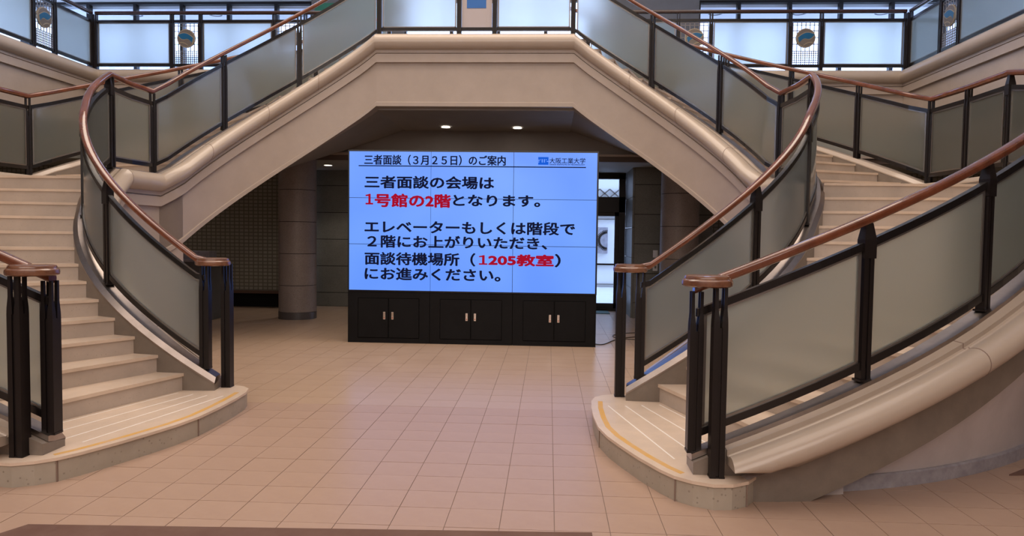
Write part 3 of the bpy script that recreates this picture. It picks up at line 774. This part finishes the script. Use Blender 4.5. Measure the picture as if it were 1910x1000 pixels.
for s in (-1, 1):
    side = 'left' if s < 0 else 'right'
    # lower inner railing, with double newel and disc
    sr = mir(rail(IN_S, IN, 0, I_AP), s); sf = mir(foot(IN_S, IN, 0, I_AP), s)
    ps = [phi_idx(-5.5), phi_idx(29.5), phi_idx(61), I_AP-.1]
    t = railing(f'curved inner railing of the {side} lower flight, nearer the display', sr, sf, ps, s, disc=True)
    disc_cap(t, s*1.86, 6.31, 1.318)
    bm = bmesh.new(); post_mesh(bm, s*1.80, 6.46, RS, 1.29, 1, 0, 'newel'); link('post', bm, M['black'], t)
    # lower outer railing
    sr = mir(flip(rail(OUT_S, OUT, 0, O_K2)), s); sf = mir(flip(foot(OUT_S, OUT, 0, O_K2)), s)
    ps = [0.1]+[(d+2)/3.0 for d in (15, 31, 47, 63)]+[O_K2-.05]
    t = railing(f'curved outer railing of the {side} lower flight, in the foreground', sr, sf, ps, s, disc=True)
    disc_cap(t, s*2.10, 4.37, 1.333)
    bm = bmesh.new(); post_mesh(bm, s*2.17, 4.33, RS, 1.30, 1, 0, 'newel'); link('post', bm, M['black'], t)
    # landing and upper flight, inner
    N = len(IN)-1
    sr = mir(rail(IN_S, IN, I_AP, N), s); sf = mir(foot(IN_S, IN, I_AP, N), s)
    i38, i63 = (38-18)/3+3, (63-18)/3+3
    railing(f'inner railing of the {side} upper flight, beside the open well', sr, sf, [.03, 2, i38, i63, N-I_AP], s, skip_last=True, kind='newel', sc=.85)
    # outer, landing and upper flight
    NO = len(OUT)-1
    sr = mir(flip(rail(OUT_S, OUT, O_K2, NO)), s); sf = mir(flip(foot(OUT_S, OUT, O_K2, NO)), s)
    ps = [.03, 1, 2]+[2+(a-18)/3+1 for a in (28.5, 42.5, 56, 70, 86)]
    railing(f'outer railing of the {side} landing and upper flight, against the far side', sr, sf, ps, s, skip_first=True, kind='newel', sc=.85)
def board_panel(t, r, f):
    x0, x1 = r[0][0], r[-1][0]; y = r[0][1]
    a, b = min(x0, x1)+.04, max(x0, x1)-.04
    pb = thing('poster', 'white poster with a blue square hung in the middle of the bridge railing', 'poster', (0, y, 5))
    fix(box('sheet', (a, y-.012, 4.70), (b, y+.004, 5.46), M['white'], pb), pb)
    fix(box('blue_square', (-.135, y-.016, 4.985), (.155, y-.012, 5.20), M['blue'], pb), pb)
BX = [1.46, .285, -.25, -1.46]
sr = [(x, 10.94, 5.63, 0, -1) for x in BX]; sf = [(x, 10.94, 4.57, 0, -1) for x in BX]
railing('straight glass railing along the front of the bridge', sr, sf, [0, 1, 2, 3], 1, special={1: board_panel}, kind='newel', sc=.85)
sr = [(x, 13.24, 5.63, 0, 1) for x in (1.35, 0, -1.35)]; sf = [(x, 13.24, 4.57, 0, 1) for x in (1.35, 0, -1.35)]

# ---- gallery railings with emblem panels
def emblem_panel(S0, S1, zf, mirror=1):
    """lattice with round emblem between two xy points"""
    A, B = Vector(S0), Vector(S1); L = (B-A).length; d = (B-A)/L
    def tr(u, w_, v): return Vector((A.x+d.x*u-d.y*v, A.y+d.y*u+d.x*v, w_))
    z0, z1 = zf+.13, zf+.88
    def build(t):
        bm = bmesh.new()
        def bar(u0, u1, w0, w1, th=.006):
            vs = [bm.verts.new(tr(u, w_, v)) for u in (u0, u1) for v in (-th, th) for w_ in (w0, w1)]
            for f in ((0, 1, 3, 2), (4, 6, 7, 5), (0, 4, 5, 1), (2, 3, 7, 6), (0, 2, 6, 4), (1, 5, 7, 3)): bm.faces.new([vs[i] for i in f])
        n = 6
        for i in range(n+1): u = .05+(L-.1)*i/n; bar(u-.006, u+.006, z0, z1)
        for i in range(n): u = .05+(L-.1)*(i+.5)/n; bar(u-.004, u+.004, z0, z0+.24)
        for k in range(7): bar(.05, L-.05, z0+.04*k-.004, z0+.04*k+.004)
        for w_ in (.36, .48, .60, .70, .745): bar(.05, L-.05, z0+w_-.005, z0+w_+.005)
        link('lattice', bm, M['lattice'], t)
        c = L/2; wz = z0+.47; r = .17
        def flat(name, pts, m, v0, v1, par):
            bm = bmesh.new(); a = [bm.verts.new(tr(c+p[0], wz+p[1], v0)) for p in pts]; b = [bm.verts.new(tr(c+p[0], wz+p[1], v1)) for p in pts]
            k = len(pts); bm.faces.new(a); bm.faces.new(b[::-1])
            for i in range(k): bm.faces.new((a[i], b[i], b[(i+1) % k], a[(i+1) % k]))
            bmesh.ops.triangulate(bm, faces=[f for f in bm.faces if len(f.verts) > 4])
            return link(name, bm, m, par)
        circ = lambda R: [(R*math.cos(2*PI*i/32), R*math.sin(2*PI*i/32)) for i in range(32)]
        em = flat('emblem', circ(r), M['cream'], -.018, .018, t)
        flat('field', circ(r-.014), M['taupe'], -.021, .021, em)
        up_ = [(-.145+.29*i/14, .035+.045*math.sin(PI*(i/14))*1.2+(-.03+.06*i/14)) for i in range(15)]
        lo_ = [(.15-.27*i/14, .05-.135*(i/14)-.03*math.sin(2*PI*i/14)) for i in range(15)]
        flat('wave_edge', [(p[0]*1.03, p[1]+(.010 if j < 15 else -.010)) for j, p in enumerate(up_+lo_)], M['cream'], -.023, .023, em)
        flat('wave', [(p[0]*.97, p[1]) for p in up_+lo_], M['eblue'], -.026, .026, em)
        lw = [(-.04+.16*i/10, -.125+.05*(i/10)+.022*math.sin(PI*i/10)) for i in range(11)]
        flat('leaf', lw+[(p[0], p[1]-.014) for p in lw[::-1]], M['cream'], -.024, .024, em)
    return build
def gallery(label, pts, zr, zf, kinds):
    S = normals([(p[0], p[1], 0) for p in pts])
    sr = [(q[0], q[1], zr, q[3], q[4]) for q in S]; sf = [(q[0], q[1], zf, q[3], q[4]) for q in S]
    sp = {}
    for j, k in enumerate(kinds):
        if k: 
            b = emblem_panel(pts[j], pts[j+1], zf); sp[j] = (lambda bb: (lambda t, r, f: bb(t)))(b)
    return railing(label, sr, sf, list(range(len(pts))), 1, special=sp, kind='newel', sc=.8, wood='darkwood')
ZR, ZF = 5.655, 4.585
for s in (-1, 1):
    side = 'left' if s < 0 else 'right'
    xs = [2.45, 3.42, 4.01, 5.41, 5.96, 7.43]
    gallery(f'rear gallery railing with round emblem panels, {side} of the bridge', [(s*x, 13.33) for x in xs], ZR, ZF, [0, 1, 0, 1, 0])
    ys = [5.6, 7.7, 8.3, 9.55, 10.1, 11.75, 12.28, 13.30]
    gallery(f'side gallery railing with emblem panels along the {side} upper wall', [(s*7.5, y) for y in ys], ZR, ZF, [0, 1, 0, 1, 0, 1, 0])
    # coping + fascia of the galleries
    e2 = thing('gallery_edge', f'beige rounded coping and fascia of the {side} gallery edge', 'coping')
    Pl = [(s*1.5, 13.33, 4.585), (s*7.5, 13.33, 4.585), (s*7.5, -3.5, 4.585)]
    S = normals(Pl)
    if s < 0: pass
    # void side faces the hall centre: right side walking outwards on the right wing
    S = flip(S) if s > 0 else S
    for nm, prof, m in (('coping', FLATROLL, M['roll']), ('moulding', BAND, M['plaster']), ('steel_cap', CAP, M['steel']), ('fascia', [(-.12, -.03), (.09, -.03), (.125, -.42), (.125, -1.0), (.145, -1.012), (.145, -1.07), (-.12, -1.07)], M['plaster'])):
        bm = bmesh.new(); sweep(bm, S, prof); link(nm, bm, m, e2, smooth=35)

# ============================================================ DISPLAY WALL AND CABINETS
SX0, SX1, SY, SZ0, SZ1 = -1.760, 1.840, 10.28, .745, 2.79
dw = thing('video_wall', 'three by three display wall showing a blue Japanese notice', 'display', ((SX0+SX1)/2, SY+.2, SZ0))
fix(box('housing', (SX0, SY+.02, SZ0), (SX1, SY+.38, SZ1), M['bezel'], dw, bev=.004), dw)
IX0, IX1, IZ0, IZ1 = SX0+.022, SX1-.022, SZ0+.022, SZ1-.022
pw, ph = (IX1-IX0)/3, (IZ1-IZ0)/3
for i in range(3):
    for j in range(3):
        g = .0035
        fix(box('display_panel', (IX0+i*pw+g, SY, IZ0+j*ph+g), (IX0+(i+1)*pw-g, SY+.03, IZ0+(j+1)*ph-g), M['screen'], dw), dw)
def text(body, x0, x1, y0, y1, m, bold=.012, name='lettering'):
    c = bpy.data.curves.new('t', 'FONT'); c.body = body; c.resolution_u = 3
    o = bpy.data.objects.new('t', c); C.objects.link(o)
    dg = bpy.context.evaluated_depsgraph_get(); me = bpy.data.meshes.new_from_object(o.evaluated_get(dg)); bpy.data.objects.remove(o)
    xs = [v.co.x for v in me.vertices]; ys = [v.co.y for v in me.vertices]
    # y0,y1 pixel rows at the left end of the line
    A = unprojY(x0, y0, SY); B = unprojY(x0, y1, SY); D = unprojY(x1, y0, SY)
    top, bot, X0, X1 = A.z, B.z, A.x, D.x
    ax, bx_, ay, by = min(xs), max(xs), min(ys), max(ys)
    k = bold*(X1-X0)/(bx_-ax)*1.0
    bm = bmesh.new()
    for n, (dx, dz) in enumerate([(0, 0), (-k, 0), (k, 0), (0, -k*.7), (0, k*.7), (-k*.7, -k*.5), (k*.7, k*.5), (-k*.7, k*.5), (k*.7, -k*.5)]):
        b0 = len(bm.verts); bm.from_mesh(me); bm.verts.ensure_lookup_table()
        for v in bm.verts[b0:]:
            u = (v.co.x-ax)/(bx_-ax); q = (v.co.y-ay)/(by-ay)
            v.co = (X0+(X1-X0)*u+dx, SY-.002-.00005*n, bot+(top-bot)*q+dz)
    bm.to_mesh(me); bm.free()
    me.materials.clear(); me.materials.append(m); o = bpy.data.objects.new(name, me); C.objects.link(o); o.parent = dw; fix(o, dw); return o
def one(x0, x1, y0, y1):
    A, B = unprojY(x0, y0, SY), unprojY(x1, y1, SY); w_, h = B.x-A.x, A.z-B.z
    bm = bmesh.new(); t_ = .30*w_; xm = A.x+.52*w_
    for pts in ([(A.x, B.z), (B.x, B.z), (B.x, B.z+.15*h), (A.x, B.z+.15*h)], [(xm-t_/2, B.z), (xm+t_/2, B.z), (xm+t_/2, A.z), (xm-t_/4, A.z), (xm-t_/2, A.z-.06*h)], [(A.x, A.z-.22*h), (xm-t_/2, A.z-.20*h), (xm-t_/3, A.z-.02*h), (xm-t_/2, A.z-.04*h), (A.x, A.z-.10*h)]):
        bm.faces.new([bm.verts.new((p[0], SY-.0025, p[1])) for p in pts])
    fix(link('lettering', bm, M['inkred'], dw), dw)
text('三者面談（３月２５日）のご案内', 680, 943, 288.5, 307, M['ink'], .03)
text('三者面談の会場は', 681, 921, 328, 350.5, M['ink'], .032)
one(682, 696, 361.5, 381.5)
text('号館の2階', 700, 840, 361.5, 385.5, M['inkred'], .04)
text('となります。', 846, 1007, 363.5, 384, M['ink'], .032)
text('エレベーターもしくは階段で', 681, 1072, 411, 434, M['ink'], .032)
text('２階にお上がりいただき、', 686, 1020, 438.5, 461, M['ink'], .032)
text('面談待機場所（', 681, 886, 470, 493.5, M['ink'], .032)
one(893.5, 909, 476, 494)
text('205教室', 912, 1032, 474.5, 495, M['inkred'], .04)
text('）', 1036, 1045, 474.5, 498, M['ink'], .032)
text('にお進みください。', 681, 933, 499, 521, M['ink'], .032)
text('大阪工業大学', 1025, 1092, 294.5, 305, M['ink'], .012)
text('OSAKA INSTITUTE OF TECHNOLOGY', 1025, 1091, 306, 308, M['ink'], .03)
def scrbox(name, x0, x1, y0, y1, m, d=.002):
    A, B = unprojY(x0, y0, SY), unprojY(x1, y1, SY)
    return fix(box(name, (A.x, SY-d, B.z), (B.x, SY, A.z), m, dw), dw)
A, B = unprojY(669, 308.5, SY), unprojY(1093, 310.5, SY); fix(box('underline', (A.x, SY-.002, A.z-.011), (B.x, SY, A.z+.003), M['ink'], dw), dw)
scrbox('logo_mark', 1004, 1023, 293, 307.5, M['inkblue'])
for a in ((1004, 1006.5, 298, 300.2), (1004, 1006, 301.5, 303), (1010.5, 1012.3, 297, 303.2), (1014.6, 1016.4, 297, 303.2), (1019.5, 1023, 300.5, 302), (1007.5, 1009, 297.3, 298.6), (1018, 1020, 297.3, 298.6)):
    scrbox('logo_bar', *a, M['screen'], .004)
# cabinets
cw = (SX1-SX0)/3
for i in range(3):
    x0, x1 = SX0+i*cw, SX0+(i+1)*cw; y0 = SY+.02
    t = thing('cabinet', ['black double-door cabinet under the left third of the display', 'black double-door cabinet under the middle third of the display', 'black double-door cabinet under the right third of the display'][i], 'cabinet', ((x0+x1)/2, SY+.2, 0), 'cabinets under the display')
    fix(box('body', (x0+.002, y0+.02, 0), (x1-.002, SY+.42, SZ0-.004), M['cab'], t), t)
    fm = bmesh.new()
    for a, b in (((x0+.003, 0), (x0+.15, SZ0-.006)), ((x1-.15, 0), (x1-.003, SZ0-.006)), ((x0+.15, SZ0-.09), (x1-.15, SZ0-.006)), ((x0+.15, 0), (x1-.15, .07))): bx(fm, (a[0], y0+.002, a[1]), (b[0], y0+.02, b[1]))
    fix(link('face_frame', fm, M['cab'], t), t)
    mid = (x0+x1)/2
    for k, (a, b) in enumerate(((x0+.156, mid-.006), (mid+.006, x1-.156))):
        d = fix(box('door', (a, y0-.004, .078), (b, y0+.019, SZ0-.098), M['cab'], t, bev=.003), t)
        hx = mid-.06 if k == 0 else mid+.06
        h = box('handle', (hx-.017, y0-.014, .345), (hx+.017, y0-.004, .455), M['chrome'], d, bev=.003)
        r = box('keyhole', (hx-.006, y0-.017, .362), (hx+.006, y0-.0142, .376), M['red'], d)
# cable on the floor, right of the display
cpts = [(1.84, 10.6), (1.95, 10.45), (2.05, 10.75), (2.25, 11.2), (2.6, 11.5), (2.9, 11.4), (2.8, 11.15), (2.4, 11.1), (2.15, 11.3), (2.2, 11.75), (2.7, 12.0), (3.2, 11.9)]
cu_ = bpy.data.curves.new('cable', 'CURVE'); cu_.dimensions = '3D'; cu_.bevel_depth = .006; sp = cu_.splines.new('NURBS'); sp.points.add(len(cpts)-1)
for i, p in enumerate(cpts): sp.points[i].co = (p[0], p[1], .0065, 1)
sp.use_endpoint_u = True; sp.order_u = 4
tmp = bpy.data.objects.new('cable', cu_); C.objects.link(tmp)
me = bpy.data.meshes.new_from_object(tmp.evaluated_get(bpy.context.evaluated_depsgraph_get())); bpy.data.objects.remove(tmp)
me.materials.append(M['bezel']); cb = bpy.data.objects.new('cable', me); C.objects.link(cb); tag(cb, 'thin black cable looping on the floor right of the display', 'cable')
# small signs on the granite pier
t = thing('wall_sign', 'small white sign on the granite pier near the right column', 'sign', (3.21, 14.1, 1.28))
fix(box('plate', (3.17, 14.085, 1.19), (3.26, 14.1, 1.33), M['pale'], t), t); fix(box('edge', (3.165, 14.09, 1.185), (3.265, 14.095, 1.335), M['bead'], t), t)
t = thing('intercom', 'white wall switch box below the small sign on the granite pier', 'switch', (3.21, 14.1, .97))
fix(box('box', (3.17, 14.06, .93), (3.26, 14.1, 1.08), M['pale'], t, bev=.004), t); fix(box('button', (3.20, 14.05, .98), (3.23, 14.06, 1.03), M['bead'], t), t)
# grey counter behind left newel
t = thing('counter', 'low grey counter box behind the left newel', 'counter', (-5.2, 12.6, 0))
fix(box('body', (-5.6, 12.5, 0), (-4.85, 12.9, 1.04), M['greywall'], t, bev=.005), t); fix(box('top', (-5.65, 12.45, 1.04), (-4.75, 12.95, 1.09), M['skirt'], t, bev=.005), t)
fix(box('box', (-5.5, 12.55, 1.09), (-4.9, 12.85, 1.23), M['skirt'], t, bev=.01), t)
# brown mats
bm = bmesh.new(); prism(bm, [(-1.62, 3.66), (1.4, 3.80), (1.4, 1.6), (-1.9, 1.6), (-1.9, 3.1)], 0, .010)
tag(link('floor_mat', bm, M['mat_brown']), 'brown entrance mat at the bottom edge of the floor', 'mat')
bm = bmesh.new(); prism(bm, [(4.3, 5.0), (6.2, 5.25), (6.2, 5.9), (4.9, 5.45)], 0, .010)
tag(link('floor_mat', bm, M['mat_brown']), 'dark brown mat beside the right stair wall', 'mat')
